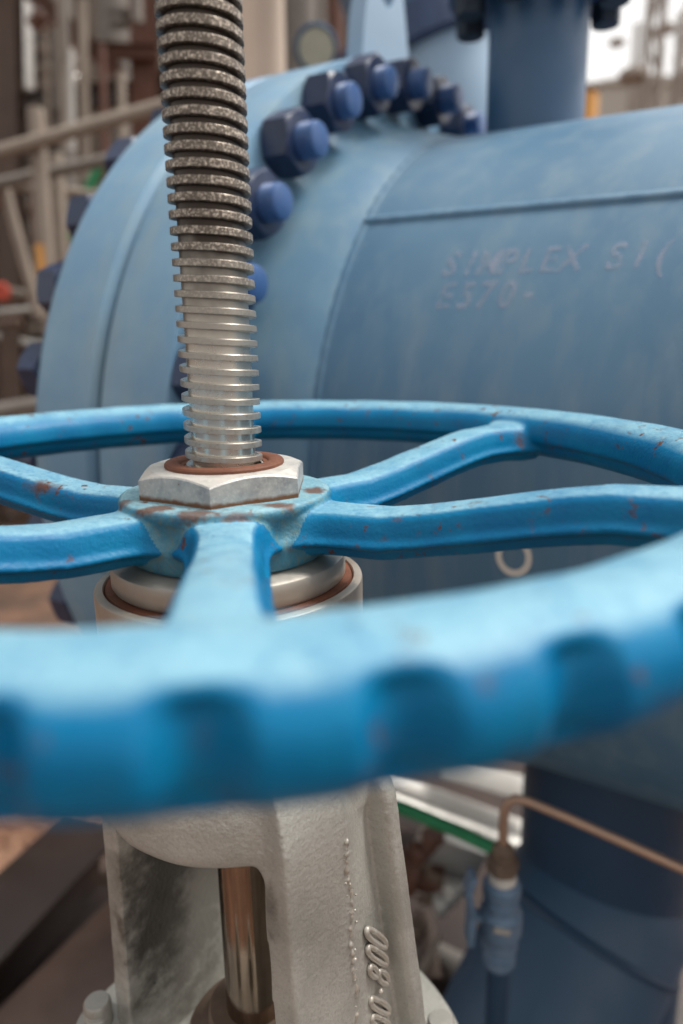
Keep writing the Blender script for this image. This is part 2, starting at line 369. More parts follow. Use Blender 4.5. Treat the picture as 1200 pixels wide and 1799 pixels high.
# slight cast waviness
ph = rng.uniform(0, 6.28, (6, 3)); N0 = vnormals(V, F); amp = np.zeros(len(V))
for k in range(6):
    kv = rng.normal(0, .085, 3); amp += np.sin(V @ kv + ph[k, 0])
V = V + N0 * (amp * .10)[:, None]
NN = vnormals(V, F)
fc = V[F].mean(1); fr = np.hypot(fc[:, 0], fc[:, 1]); fa = np.degrees(np.arctan2(fc[:, 1], fc[:, 0]))
off = (0, 0, -1300)
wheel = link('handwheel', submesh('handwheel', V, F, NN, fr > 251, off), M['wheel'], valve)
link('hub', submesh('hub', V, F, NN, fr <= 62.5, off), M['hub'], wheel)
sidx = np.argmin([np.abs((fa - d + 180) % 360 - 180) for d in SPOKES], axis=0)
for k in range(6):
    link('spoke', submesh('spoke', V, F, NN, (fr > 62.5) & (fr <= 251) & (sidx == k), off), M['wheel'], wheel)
WL[wheel.name] = off

# --- rising stem: two start left hand thread above, polished rod below
def stem_material():
    X = mat('stem_thread', (.70, .66, .59), .27, metal=.85, alt=(.60, .555, .48), vs=14, vw=.8, bump=0, rvar=.06)
    N = X.node_tree.nodes; L = X.node_tree.links; P = N['Principled BSDF']
    tc = N.new('ShaderNodeTexCoord'); sp = N.new('ShaderNodeSeparateXYZ'); L.new(tc.outputs['Object'], sp.inputs[0])
    nz = N.new('ShaderNodeTexNoise'); nz.inputs['Scale'].default_value = 90; L.new(tc.outputs['Object'], nz.inputs['Vector'])
    ad = N.new('ShaderNodeMath'); ad.operation = 'MULTIPLY_ADD'; ad.inputs[1].default_value = .035; L.new(nz.outputs[0], ad.inputs[0]); L.new(sp.outputs[2], ad.inputs[2])
    mr = N.new('ShaderNodeMapRange'); mr.inputs[1].default_value = 1.300 + .088; mr.inputs[2].default_value = 1.300 + .150; L.new(ad.outputs[0], mr.inputs[0])   # old grease above the travel line
    r2 = N.new('ShaderNodeMath'); r2.operation = 'LENGTH' if False else 'ADD'
    # grease dark in the roots, worn bright crests with specks
    fine = N.new('ShaderNodeTexNoise'); fine.inputs['Scale'].default_value = 640; fine.inputs['Detail'].default_value = 5; fine.inputs['Roughness'].default_value = .75; L.new(tc.outputs['Object'], fine.inputs['Vector'])
    fr_ = N.new('ShaderNodeMapRange'); fr_.inputs[1].default_value = .50; fr_.inputs[2].default_value = .64; L.new(fine.outputs[0], fr_.inputs[0])
    old = N.new('ShaderNodeMix'); old.data_type = 'RGBA'; old.inputs[6].default_value = (.125, .098, .076, 1); old.inputs[7].default_value = (.72, .62, .51, 1); L.new(fr_.outputs[0], old.inputs[0])
    vx = N.new('ShaderNodeVectorMath'); vx.operation = 'MULTIPLY'; vx.inputs[1].default_value = (1, 1, 0); L.new(tc.outputs['Object'], vx.inputs[0])
    vl = N.new('ShaderNodeVectorMath'); vl.operation = 'LENGTH'; L.new(vx.outputs[0], vl.inputs[0])
    rt = N.new('ShaderNodeMapRange'); rt.inputs[1].default_value = .0186; rt.inputs[2].default_value = .0214; L.new(vl.outputs['Value'], rt.inputs[0])
    root = N.new('ShaderNodeMix'); root.data_type = 'RGBA'; root.inputs[6].default_value = (.05, .036, .027, 1); L.new(rt.outputs[0], root.inputs[0]); L.new(old.outputs[2], root.inputs[7])
    src = P.inputs['Base Color'].links[0].from_socket
    # bare steel below: bright turned roots, duller crests with brown specks
    crest = N.new('ShaderNodeMix'); crest.data_type = 'RGBA'; crest.inputs[6].default_value = (.40, .37, .325, 1); crest.inputs[7].default_value = (.17, .115, .08, 1)
    cs_ = N.new('ShaderNodeMapRange'); cs_.inputs[1].default_value = .52; cs_.inputs[2].default_value = .66; cs_.inputs[4].default_value = .8; L.new(fine.outputs[0], cs_.inputs[0]); L.new(cs_.outputs[0], crest.inputs[0])
    ck = N.new('ShaderNodeMapRange'); ck.inputs[1].default_value = .0205; ck.inputs[2].default_value = .0218; ck.inputs[4].default_value = .75; L.new(vl.outputs['Value'], ck.inputs[0])
    low = N.new('ShaderNodeMix'); low.data_type = 'RGBA'; L.new(ck.outputs[0], low.inputs[0]); L.new(src, low.inputs[6]); L.new(crest.outputs[2], low.inputs[7]); src = low.outputs[2]
    fin = N.new('ShaderNodeMix'); fin.data_type = 'RGBA'; L.new(mr.outputs[0], fin.inputs[0]); L.new(src, fin.inputs[6]); L.new(root.outputs[2], fin.inputs[7]); L.new(fin.outputs[2], P.inputs['Base Color'])
    rs_ = P.inputs['Roughness'].links[0].from_socket
    cr = N.new('ShaderNodeMix'); L.new(ck.outputs[0], cr.inputs[0]); L.new(rs_, cr.inputs[2]); cr.inputs[3].default_value = .36
    rm = N.new('ShaderNodeMix'); L.new(mr.outputs[0], rm.inputs[0]); L.new(cr.outputs[0], rm.inputs[2]); rm.inputs[3].default_value = .40; L.new(rm.outputs[0], P.inputs['Roughness'])
    mm = N.new('ShaderNodeMapRange'); mm.inputs[3].default_value = .85; mm.inputs[4].default_value = .45; L.new(mr.outputs[0], mm.inputs[0])
    cm = N.new('ShaderNodeMath'); cm.operation = 'MULTIPLY_ADD'; cm.inputs[1].default_value = -.15; L.new(ck.outputs[0], cm.inputs[0]); L.new(mm.outputs[0], cm.inputs[2]); cm.use_clamp = True; L.new(cm.outputs[0], P.inputs['Metallic'])
    return X
M['stem'] = stem_material()
PITCH, STARTS = 8.0, 1
prof = [(-.40, 18.0), (-.32, 18.05), (-.27, 21.4), (-.25, 21.9), (-.22, 22.05), (.22, 22.05), (.25, 21.9), (.27, 21.4), (.32, 18.05)]
nth = 96; K = len(prof); zlo, zhi = -6.0, 420.0; turns = int((zhi - zlo) / PITCH)
pz = []
for j in range(turns):            # crests a little wider on the old, worn upper part
    k = .80 + .22 * sm(70, 190, zlo + j * PITCH)
    pz += [(j * PITCH + (a * k if abs(a) < .39 else a) * PITCH, r) for a, r in prof]
st = MB(); vv = []; ff = []
for i in range(nth):
    t = 2 * math.pi * i / nth; sh = -STARTS * PITCH * i / nth
    for dz, r in pz: vv.append((r * math.cos(t), r * math.sin(t), zlo + dz + sh))
n = len(pz)
for i in range(nth):
    for j in range(n - 1):
        a, b = i * n + j, i * n + j + 1
        if i < nth - 1: c, d = a + n, b + n
        else:           # last column joins the first, shifted down by the lead
            jj = j - STARTS * K
            if jj < 0: continue
            c, d = jj, jj + 1
        ff.append((a, c, d, b))
st.add(vv, ff)
stem = part('threaded_stem', st, M['stem'], valve, sharp=27)
part('stem_end', MB().lathe([(16, -80), (19, 0), (19, 6), (17, 8)], (0, 0, 392), n=48), M['stem'], stem)
part('stem_rod', MB().lathe([(20, -470), (20, -70), (20, -40), (17.5, -38), (17.5, 10)], n=96), M['rod'], valve)

# --- hex jam nut with chamfer, rusty ring
def hexnut(mb, o, axis, af, h, bore=0, cham=.13, rot=0.0, n=12, both=True):
    """chamfered hex nut: hex side cut by a cone at the top"""
    ax = Vector(axis).normalized(); t = ax.orthogonal().normalized() if abs(ax.z) < .99 else Vector((1, 0, 0)); b = ax.cross(t); o = Vector(o)
    Rc = af / math.sqrt(3); Ri = af / 2; N = 6 * n; rows = []
    def hexr(p):
        q = ((p - rot + math.pi / 6) % (math.pi / 3)) - math.pi / 6
        q2 = ((p - rot) % (math.pi / 3)) - math.pi / 6
        return Ri / math.cos(q2)
    ang = [rot + 2 * math.pi * i / N for i in range(N)]
    pt = lambda r, p, z: o + ax * z + (t * math.cos(p) + b * math.sin(p)) * r
    def ztop(p): return h - (hexr(p) - Ri) / (Rc - Ri) * cham * af * .55
    r0 = Ri * .97
    if both: rows.append([pt(r0, p, 0) for p in ang]); rows.append([pt(hexr(p), p, h - ztop(p)) for p in ang])
    else: rows.append([pt(r0, p, 0) for p in ang]); rows.append([pt(hexr(p), p, 0) for p in ang])
    rows.append([pt(hexr(p) , p, ztop(p) - .01 * af) for p in ang])
    rows.append([pt(hexr(p) * .985, p, ztop(p)) for p in ang])
    rows.append([pt(r0, p, h) for p in ang])
    if bore: rows.append([pt(bore, p, h) for p in ang]); rows.append([pt(bore, p, 0) for p in ang]); return mb.grid(rows, closev=True)
    return mb.grid(rows)
part('lock_nut', hexnut(MB(), (0, 0, -8.9), (0, 0, 1), 88, 15.2, 21.5, .075, rot=R(-90.5), n=16, both=False), M['nut'], valve, sharp=24)
part('rusty_collar', MB().grid([[Vector((math.cos(p) * r, math.sin(p) * r, z)) for p in np.linspace(0, 2 * math.pi, 97)[:-1]] for r, z in
    ((33.6, 5.5), (34.4, 6.5), (34.4, 7.8), (33.6, 8.8), (31, 9.2), (27, 8.9), (25.6, 8.2), (25, 7.2), (22.7, 6.9), (22.4, 6.0), (22.4, 5.5))], closev=True), M['rust'], valve)

# --- bearing housing under the hub
part('bearing_ring', MB().lathe([(50, -44.0), (66.5, -46.5), (68.6, -47.6), (69.2, -49), (69.2, -59), (68.4, -60.5), (66, -62.5), (50, -62.5)], n=128), M['steel'], valve, sharp=30)
part('bearing_seat', MB().lathe([(50, -61.0), (72.5, -61.6), (73.5, -64), (73, -80), (50, -80)], n=128), M['rust'], valve)
part('bearing_housing', MB().grid([[Vector((math.cos(p) * r, math.sin(p) * r, z)) for p in np.linspace(0, 2 * math.pi, 129)[:-1]] for r, z in
    ((73.6, -66), (73.8, -62.6), (74.4, -61.6), (77.6, -61.6), (79, -62.4), (79.4, -64), (79.4, -120), (74, -122), (73.6, -120))], closev=True), M['cup'], valve, sharp=30)

# --- yoke: U shaped casting, remeshed
def ngon_prism(mb, poly, o, X, Y, Z, h):
    bm = bmesh.new(); f = bm.faces.new([bm.verts.new(Vector(o) + X * a + Y * b) for a, b in poly])
    ex = bmesh.ops.extrude_face_region(bm, geom=[f])
    for v in ex['geom']:
        if isinstance(v, bmesh.types.BMVert): v.co += Z * h
    bmesh.ops.triangulate(bm, faces=bm.faces); bmesh.ops.recalc_face_normals(bm, faces=bm.faces); bm.verts.index_update()
    mb.add([v.co[:] for v in bm.verts], [[v.index for v in f.verts] for f in bm.faces]); bm.free()
yk = MB()
zb, fl = -450, .05
yk.lathe([(20, -88), (77.5, -88), (79, -90), (79.2, -125), (81, -150), (85.5, -176), (86.5, -194), (85.5, -199), (82, -201), (20, -201)], n=160)
for sg in (1, -1):            # arms: front border, crowned outer face; the back lip leans in towards the top
    sec0 = [(71, -42), (71, 51.5), (88, 51.5), (89, 50), (89.2, 45.5), (93.5, 5), (89.5, -37), (88, -41), (84, -44)]
    lip = [(84, -40), (90, -43), (100, -44.5), (103, -47), (103, -56), (100, -59), (80, -59), (76, -48)]
    for sec, ztop in ((sec0, -122), (lip, -138)):
        rows = []
        for z in np.linspace(ztop, zb, 34):
            f_ = fl * max(0, -225 - z); tp = min(1, max(0, (z + 400) / 200)); e = sm(-205, ztop, z)
            row = []
            for x, y in sec:
                xx = x + f_ - (9 * tp if y < -30 else 0) - (max(0, x - 62) * .75 if x > 72 else 20) * e ** 1.3
                if x < 72: xx = x + f_ - 6 * e
                yy = (y + (14 * tp if y < -30 else 0)) * (1 - .14 * e)
                row.append(U * sg * xx + VV * yy + EZ * z)
            rows.append(row)
        yk.grid(rows)
    fp = [(72, -198), (72, -214)] + [(72 - 13 + 13 * math.cos(R(a)), -214 + 13 * math.sin(R(a))) for a in range(0, 91, 15)] + [(58, -198)]
    ngon_prism(yk, [(sg * a, b) for a, b in fp], VV * -30, U, EZ, VV, 81)
V2, F2 = remesh(yk, 1.4)
V2 = smooth(V2, F2, np.full(len(V2), .35), 2)
wz = .55 * np.exp(-((V2[:, 2] + 196) / 20) ** 2) * (np.hypot(V2[:, 0], V2[:, 1]) > 62)
V2 = smooth(V2, F2, wz, 12)
# rough sand-cast skin
N2 = vnormals(V2, F2); amp = np.zeros(len(V2))
for k in range(10):
    kv = rng.normal(0, .10, 3); amp += np.sin(V2 @ kv + rng.uniform(0, 6))
V2 = V2 + N2 * (amp * .07)[:, None]; N2 = vnormals(V2, F2)
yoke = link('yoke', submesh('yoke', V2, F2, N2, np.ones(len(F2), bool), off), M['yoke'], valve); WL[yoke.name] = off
bead = MB(); P_, R_ = [], []
z = -196.0
while z > zb:
    z -= random.uniform(1.0, 2.2); v_ = 6 + random.gauss(0, .8) + 1.6 * math.sin(z * .11); uu = 92.9 - abs(v_ - 5) * .09 + fl * max(0, -225 - z)
    P_.append(U * (uu + random.gauss(0, .35)) + VV * v_ + EZ * z); R_.append(random.choice((.6, .9, 1.3, 1.7, 2.2)))
bead.tube(P_, R_, 8)
for c, r in zip(P_, R_):
    if random.random() < .22:
        r = random.uniform(.6, 1.5); c = c + VV * random.gauss(0, 2.4) + U * .3
        bead.lathe([(r * .1, -r * .9), (r * .7, -r * .7), (r, 0), (r * .7, r * .7), (r * .1, r * .95)], c, (random.gauss(0, 1), random.gauss(0, 1), random.gauss(0, 1.5)), n=8)
bo = part('casting_seam', bead, M['letter'], yoke, sharp=0); bo.data.shade_smooth()

def text_mesh(txt, size, extrude, bevel, res=6, shear=0.0, spacing=1.0, off_=0.0):
    cu = bpy.data.curves.new('t', 'FONT'); cu.body = txt; cu.size = size; cu.extrude = extrude; cu.bevel_depth = bevel; cu.bevel_resolution = 3; cu.offset = off_
    cu.align_x = 'CENTER'; cu.align_y = 'CENTER'; cu.resolution_u = res; cu.shear = shear; cu.space_character = spacing
    o = bpy.data.objects.new('t', cu); COL.objects.link(o)
    dg = bpy.context.evaluated_depsgraph_get(); dg.update()
    e = bpy.data.meshes.new_from_object(o.evaluated_get(dg))
    v = np.array([x.co[:] for x in e.vertices]); f = [tuple(p.vertices) for p in e.polygons]
    bpy.data.objects.remove(o); bpy.data.curves.remove(cu); bpy.data.meshes.remove(e)
    return v, f
# raised number on the arm, read bottom to top: tubes bent to the digits
numb = MB()
def digit_tube(pts, zc, closed=True, r=1.8):
    P = []
    for a, b in pts:              # a: along reading direction (up), b: height of the character
        zz = zc + a; vloc = -19.5 + b              # v coordinate on the arm face, character tops towards +v (left)
        uu = 93.3 - abs(vloc - 5) * .09 + fl * max(0, -225 - zz) - .5
        P.append(U * uu + VV * vloc + EZ * zz)
    if closed: P = P + P[:2]
    numb.tube(P, r, 10)
def oval(w, h, cy=0, n=28, sh=1.25):
    o = []
    for k in range(n):
        p = 2 * math.pi * k / n; q = .75
        x = w * math.copysign(abs(math.cos(p)) ** q, math.cos(p)); y = h * math.copysign(abs(math.sin(p)) ** q, math.sin(p)) + cy
        o.append((x + y * sh, y))
    return o
ZN = -284
for k, zc in enumerate((ZN, ZN - 12.6)): digit_tube(oval(3.9, 10), zc)
digit_tube(oval(4.2, 5.0, -5.0), ZN - 26.4); digit_tube(oval(3.3, 3.9, 5.2), ZN - 26.4)
dc = U * (91.6 + fl * 100) + VV * -19.5 + EZ * (ZN - 38)
numb.lathe([(.1, -1.6), (1.5, -.8), (1.9, 0), (1.5, 1.0), (.1, 1.8)], dc, U, n=12)
digit_tube(oval(3.9, 10), ZN - 50); digit_tube(oval(3.9, 10), ZN - 63)
no = part('raised_number', numb, M['letter'], yoke, sharp=0); no.data.shade_smooth()

# --- bonnet, bolts, gland, body
part('bonnet_flange', MB().lathe([(40, -452), (60, -450), (140, -448), (156, -449), (158, -452), (158, -470), (120, -474), (40, -474)], n=96), M['yoke'], valve, sharp=30)
part('valve_body', MB().lathe([(150, -474), (158, -475), (158, -505), (150, -508), (140, -560), (170, -640), (205, -760), (205, -880), (160, -990), (150, -1250), (230, -1254), (230, -1300), (10, -1300)], n=72), M['yoke'], valve, sharp=30)
gl = MB().lathe([(20.6, -380), (31, -380), (33, -382), (33, -392), (36, -394), (46, -396), (48, -399), (48, -410), (44, -412), (40, -440), (20.6, -440)], n=64)
part('gland', gl, M['gland'], valve, sharp=30)
def hexnut_mesh(name, af, h, n=10, both=True):
    return hexnut(MB(), (0, 0, 0), (0, 0, 1), af, h, 0, .13, 0, n, both).mesh(name, sharp=24)
bn = hexnut_mesh('bonnet_nut', 33, 30); bn.materials.append(M['silver'])
bs_ = MB().lathe([(10.5, 0), (10.5, 38), (9.6, 39), (10.4, 39.6), (10.4, 41), (9.6, 41.6), (10.2, 42.2), (9.8, 47), (8.6, 49), (.01, 49.2)], n=24).mesh('stud', sharp=30); bs_.materials.append(M['silver'])
for k in range(8):
    p = R(k * 45 + (.5 if k != 4 else -10)); rr_ = 132 if k != 4 else 123
    o = link('bonnet_nut', bn, None, valve, (rr_ * math.cos(p), rr_ * math.sin(p), 1300 - 448.2)); o.rotation_euler.z = random.uniform(0, 1)
    link('stud', bs_, None, o)

# ------------------------------------------------------------------ big blue pipeline
PO = np.array([179.289, 842.454, -107.141]); PD = np.array([.84692689, -.53147702, -.01571692]); PN = np.array([-.53154268, -.84703151, 0.]); PM = np.array([.01331273, -.00835421, .99987648]); PR = 457.0
pipe = thing('blue_pipeline', 'huge dull blue flanged pipe with faded stencil lettering behind the handwheel', 'pipe', PO)
ax_ = Vector(PD)
def on_pipe(t, deg, r): return PO + PD * t + PN * r * math.cos(R(deg)) + PM * r * math.sin(R(deg))
part('pipe_shell', MB().lathe([(PR - 20, 110), (PR, 112), (PR, 2600), (PR - 20, 2602)], PO, ax_, n=192), M['pipe'], pipe, sharp=30)
part('weld_neck_flange', MB().lathe([(440, -111), (562, -111), (566, -109), (571.5, -103), (572.6, -98), (572.6, -6), (571, -1.5), (567, 0), (440, 0)], PO, ax_, n=256), M['flange'], pipe, sharp=24)
part('weld_neck', MB().lathe([(440, .5), (499, .5), (494, 3), (488, 10), (481, 28), (470, 70), (460.5, 104), (457.4, 110), (440, 110)], PO, ax_, n=256), M['neck'], pipe, sharp=24)
part('far_flange', MB().lathe([(440, -118.5), (562, -119), (566, -121), (571.5, -127), (572.6, -132), (572.6, -215), (568, -224), (400, -224.5), (1, -225)], PO, ax_, n=256), M['flange'], pipe, sharp=24)
part('gasket', MB().lathe([(440, -118.6), (548, -118.4), (550, -115), (548, -111.2), (440, -111.2)], PO, ax_, n=192), M['gap'], pipe)
wb = MB(); rows = []
for i in range(360):              # girth weld bead
    a = 360 * i / 360; k = 1 + .25 * math.sin(i * 2.1) + random.uniform(-.15, .15)
    rows.append([on_pipe(112 + dx * 7, a, PR - .5 + dr * 2.2 * k) for dx, dr in ((-1.3, -.6), (-.7, .6), (0, 1), (.7, .6), (1.3, -.6))])
wb.grid(rows, closeu=False, closev=True)
part('girth_weld', wb, M['pipe'], pipe, sharp=60)
lb = MB(); rows = []
for i in range(500):              # long seam weld, a lap step
    t = 112 + i * 4.8; k = 1 + random.uniform(-.12, .12)
    rows.append([on_pipe(t, 43.3 + dd, PR - .6 + dr * k) for dd, dr in ((-.75, -1), (-.55, 3.4), (-.2, 4.6), (.25, 4.2), (.75, 2.2), (1.4, -1))])
lb.grid(rows, closeu=False)
part('seam_weld', lb, M['pipe'], pipe, sharp=50)
bnut = hexnut(MB(), (0, 0, 0), (0, 0, 1), 67, 38, 0, .10, 0, 10).mesh('flange_nut', sharp=24); bnut.materials.append(M['nutblue'])
bstud = MB().lathe([(20.5, 30), (20.5, 39), (19.4, 40.5), (20.5, 42), (19.4, 43.5), (20.5, 45), (19.4, 46.5), (20.5, 48), (19.4, 49.5), (20.5, 51), (19.4, 52.5), (20.5, 54), (20.2, 57), (18.5, 60), (16.5, 61), (.01, 61.2)], n=32).mesh('stud', sharp=30); bstud.materials.append(M['studblue'])
qz = Vector(PD).to_track_quat('Z', 'Y')
for k in range(32):
    a = 15.2 + 11.25 * (k - 6)
    for side in (1, -1):
        p = Vector(on_pipe(1.0 if side > 0 else -225.5, a, 536)) - Vector(PO)
        o = link('flange_nut', bnut, None, pipe, p)
        axq = (Vector(PD) * side).to_track_quat('Z', 'Y')
        o.rotation_euler = (axq.to_matrix() @ Matrix.Rotation(random.uniform(0, 1.05), 3, 'Z')).to_euler()
        st_ = link('stud', bstud, None, o); st_.scale.z = random.uniform(.93, 1.07) if side > 0 else .75
# stencil lettering laid on the shell
def stencil(txt, t0, t1, deg, hgt, mtl, name='stencil_lettering', slant=.12):
    mb = MB(); n = len(txt); adv = (t1 - t0) / n
    for i, ch in enumerate(txt):
        if ch == ' ': continue
        v, f = text_mesh(ch, 1.0, 0, 0, off_=.022)
        mn, mx = v.min(0), v.max(0); h = .73 if ch not in '-' else .73
        cx = (mn[0] + mx[0]) / 2
        pts = []
        # subdivide via bmesh so that it wraps
        bm = bmesh.new(); bv = [bm.verts.new(Vector(q)) for q in v]
        for q in f:
            try: bm.faces.new([bv[k_] for k_ in q])
            except Exception: pass
        bm.verts.index_update()
        for q in bm.verts:
            x = (q.co.x - cx) / .73 * hgt * .78; y = (q.co.y) / .73 * hgt
            if ch == '-': y = (q.co.y - (mn[1] + mx[1]) / 2) / .73 * hgt
            pts.append(on_pipe(t0 + adv * (i + .5) + x + slant * y, deg + math.degrees(y / PR), PR + .5))
        mb.add(pts, [[q.index for q in fc_.verts] for fc_ in bm.faces]); bm.free()
    return part(name, mb, mtl, pipe, sharp=0)
def faded(name, col, keep):
    X = mat(name, col, .6, bump=0); N = X.node_tree.nodes; L = X.node_tree.links; P = N['Principled BSDF']
    tc = N.new('ShaderNodeTexCoord'); nz = N.new('ShaderNodeTexNoise'); nz.inputs['Scale'].default_value = 90; nz.inputs['Detail'].default_value = 6; L.new(tc.outputs['Object'], nz.inputs['Vector'])
    mr = N.new('ShaderNodeMapRange'); mr.inputs[1].default_value = .28; mr.inputs[2].default_value = .52; mr.inputs[4].default_value = keep; L.new(nz.outputs[0], mr.inputs[0]); L.new(mr.outputs[0], P.inputs['Alpha'])
    return X
M['stencil'] = faded('faded_stencil', (.32, .36, .46), .42)
stencil('SIMPLEX SI(', 233, 462, 34.0, 31, M['stencil'])
stencil('E570-', 236, 345, 29.2, 31, M['stencil'])
rg_ = MB(); rows = []
for i in range(48):
    a = 2 * math.pi * i / 48
    rows.append([on_pipe(353 + math.cos(a) * k, -3.2 + math.degrees(math.sin(a) * k * 1.15 / PR), PR + .6) for k in (12, 18.5)])
rg_.grid(rows, closeu=False, closev=True)
part('painted_ring', rg_, M['white'], pipe, sharp=0)
# branch nozzle on the crown, its flange and nuts
bt_ = PO + PD * 205
part('nozzle', MB().lathe([(68, 380), (68, 640)], bt_, (0, 0, 1), n=72), M['branch'], pipe)
part('nozzle_flange', MB().lathe([(60, 630), (122, 631), (125, 633), (125, 660), (122, 663), (122, 666), (125, 668), (125, 696), (60, 698)], bt_, (0, 0, 1), n=72), M['darkblue'], pipe)
nn = hexnut_mesh('nozzle_nut', 36, 28); nn.materials.append(M['gap'])
for k in range(8):
    p = R(12 + 45 * k)
    link('nozzle_nut', nn, None, pipe, Vector(bt_) - Vector(PO) + Vector((math.cos(p) * 102, math.sin(p) * 102, 602)))
# lifting lug welded on the flange rim
lb_ = PO + PD * -72 + PM * 560
lp = [(-78, 0), (78, 0), (70, 70)] + [(52 * math.cos(R(a)), 130 + 52 * math.sin(R(a))) for a in range(10, 171, 16)] + [(-70, 70)]
hole = [(20 * math.cos(R(a)), 128 + 20 * math.sin(R(a))) for a in range(0, 360, 20)]
def plate_hole(mb, outer, hole, o, X, Y, Z, h):
    """plate with a round hole: rings resampled by angle about the hole centre"""
    cx, cy = 0, 128; n = 60; rin, rout = [], []
    for i in range(n):
        p = 2 * math.pi * i / n; dx, dy = math.cos(p), math.sin(p); best = None
        for j in range(len(outer)):
            (x1, y1), (x2, y2) = outer[j], outer[(j + 1) % len(outer)]
            den = dx * (y2 - y1) - dy * (x2 - x1)
            if abs(den) < 1e-9: continue
            t = ((x1 - cx) * (y2 - y1) - (y1 - cy) * (x2 - x1)) / den; u_ = ((x1 - cx) * dy - (y1 - cy) * dx) / den
            if t > 0 and -1e-6 <= u_ <= 1 + 1e-6 and (best is None or t < best): best = t
        rout.append((cx + dx * best, cy + dy * best)); rin.append((cx + dx * 20, cy + dy * 20))
    o, X, Y, Z = map(Vector, (o, X, Y, Z)); f3 = lambda q, z: o + X * q[0] + Y * q[1] + Z * z
    mb.grid([[f3(q, 0) for q in rin], [f3(q, 0) for q in rout], [f3(q, h) for q in rout], [f3(q, h) for q in rin]], closev=True)
    return mb
part('lifting_lug', plate_hole(MB(), lp, hole, lb_, PN, PM, PD, 28), M['paleblue'], pipe, sharp=30)

# ------------------------------------------------------------------ support leg under the pipe
LG = PO + PD * 375
leg = thing('pipe_support', 'dark blue round support leg with sloping brace pipe under the large pipe', 'pipe support', (LG[0], LG[1], -1300))
part('column', MB().lathe([(136, -1300), (136, -540)], (LG[0], LG[1], 0), (0, 0, 1), n=72), M['leg'], leg)
J = np.array([LG[0], LG[1] - 10, -840.]); BD = Vector((-.50, -.36, -.78)).normalized()
br_ = MB().lathe([(120, 0), (150, 60), (150, 620), (130, 622)], J - np.array(BD) * 40, BD, n=72)
part('brace_pipe', br_, M['brace'], leg)
wj = []
for i in range(72):
    a = 2 * math.pi * i / 72; wj.append(J + np.array(BD) * 70 + (np.array(BD.orthogonal().normalized()) * math.cos(a) + np.array(BD.cross(BD.orthogonal().normalized())) * math.sin(a)) * 150)
part('brace_weld', MB().tube(wj + wj[:2], 7, 8), M['leg'], leg)
part('base_plate', MB().box((LG[0], LG[1], -1290), (420, 420, 20)), M['leg'], leg, bevel=2)

# ------------------------------------------------------------------ small drain valve and tubing
YV = 330.0
v0 = at_y(880, 1600, YV); sc = np.linalg.norm(at_y(881, 1600, YV) - v0)      # mm per pixel there
sv_ = thing('drain_valve', 'small blue drain valve with lever beside the dark blue support', 'valve', (v0[0], v0[1], at_y(880, 1720, YV)[2]))
vz = lambda y: at_y(880, y, YV)[2]
vx, vy = v0[0], v0[1]
part('riser', MB().lathe([(14, vz(2100)), (14, vz(1688))], (vx, vy, 0), n=32), M['leg'], sv_)
part('valve_body', MB().lathe([(16, vz(1694)), (16, vz(1690)), (20, vz(1686)), (20, vz(1668)), (18, vz(1666)), (18, vz(1660)), (22, vz(1657)), (22, vz(1640)), (26, vz(1632)), (26, vz(1600)), (22, vz(1592)), (22, vz(1576)), (20, vz(1574)), (20, vz(1568)), (23, vz(1566)), (23, vz(1552)), (20, vz(1546)), (12, vz(1544))], (vx, vy, 0), n=36), M['slate'], sv_, sharp=30)
part('white_tape', MB().lathe([(12, vz(1548)), (17, vz(1547)), (17, vz(1530)), (12, vz(1528))], (vx, vy, 0), n=32), M['white'], sv_)
part('compression_fitting', hexnut(MB(), (vx, vy, vz(1529)), (0, 0, 1), 34, 16, 0, .1).lathe([(11, vz(1529) + 15), (14, vz(1529) + 16), (13, vz(1490)), (8, vz(1482))], (vx, vy, 0), n=32), M['gland'], sv_, sharp=30)
hp = [at_y(845, 1612, YV), at_y(828, 1600, YV - 10), at_y(822, 1560, YV - 14), at_y(830, 1538, YV - 14)]
hb = MB()
for a, b, wd_ in ((0, 1, 11), (1, 2, 16), (2, 3, 15)): hb.box((hp[a] + hp[b]) / 2, (np.linalg.norm(hp[b] - hp[a]) + 6, wd_ * 2, 7), Vector(hp[b] - hp[a]), (0, -1, .2))
hb.box((hp[1] + at_y(824, 1652, YV - 12)) / 2, (np.linalg.norm(hp[1] - at_y(824, 1652, YV - 12)), 30, 8), Vector(hp[1] - at_y(824, 1652, YV - 12)), (0, -1, .2))
part('lever', hb, M['slate'], sv_, bevel=1.5)
part('label_plate', MB().box(np.array([vx - 4, vy - 26.5, (vz(1600) + vz(1612)) / 2]), (20, 7, 3), (1, 0, -.25), (.25, 0, 1)), M['zinc'], sv_)
tp = [np.array([vx, vy, vz(1500)]), at_y(884, 1450, YV), at_y(886, 1425, YV), at_y(892, 1410, YV), at_y(905, 1403, YV), at_y(925, 1407, YV - 4), at_y(1000, 1438, YV - 22), at_y(1100, 1482, YV - 45), at_y(1300, 1572, YV - 90)]
solo('copper_tube', MB().tube(tp, 5.6, 12), M['copper'], 'thin copper tube bent over from the small drain valve', 'tube')
def tube2(a, b, r, n=16): return MB().cyl(at_y(*a), at_y(*b), r, n=n)
solo('green_hose', MB().tube([at_y(640, 1395, 640), at_y(720, 1424, 620), at_y(800, 1458, 600), at_y(850, 1482, 585), at_y(878, 1494, 575)], 11, 14), M['green'], 'bright green hose running between the yoke and drain valve', 'hose')
solo('white_pipe', tube2((640, 1356, 1330), (1010, 1496, 1230), 27, 24), M['white'], 'white pipe sloping behind the green hose', 'pipe')
solo('white_channel', MB().box((at_y(780, 1345, 1300) + at_y(930, 1388, 1250)) / 2, (240, 60, 40), Vector(at_y(930, 1388, 1250) - at_y(780, 1345, 1300)), (0, .5, .86)), M['white'], 'short white channel highest behind the handwheel rim, beside the support leg', 'channel', bevel=2)
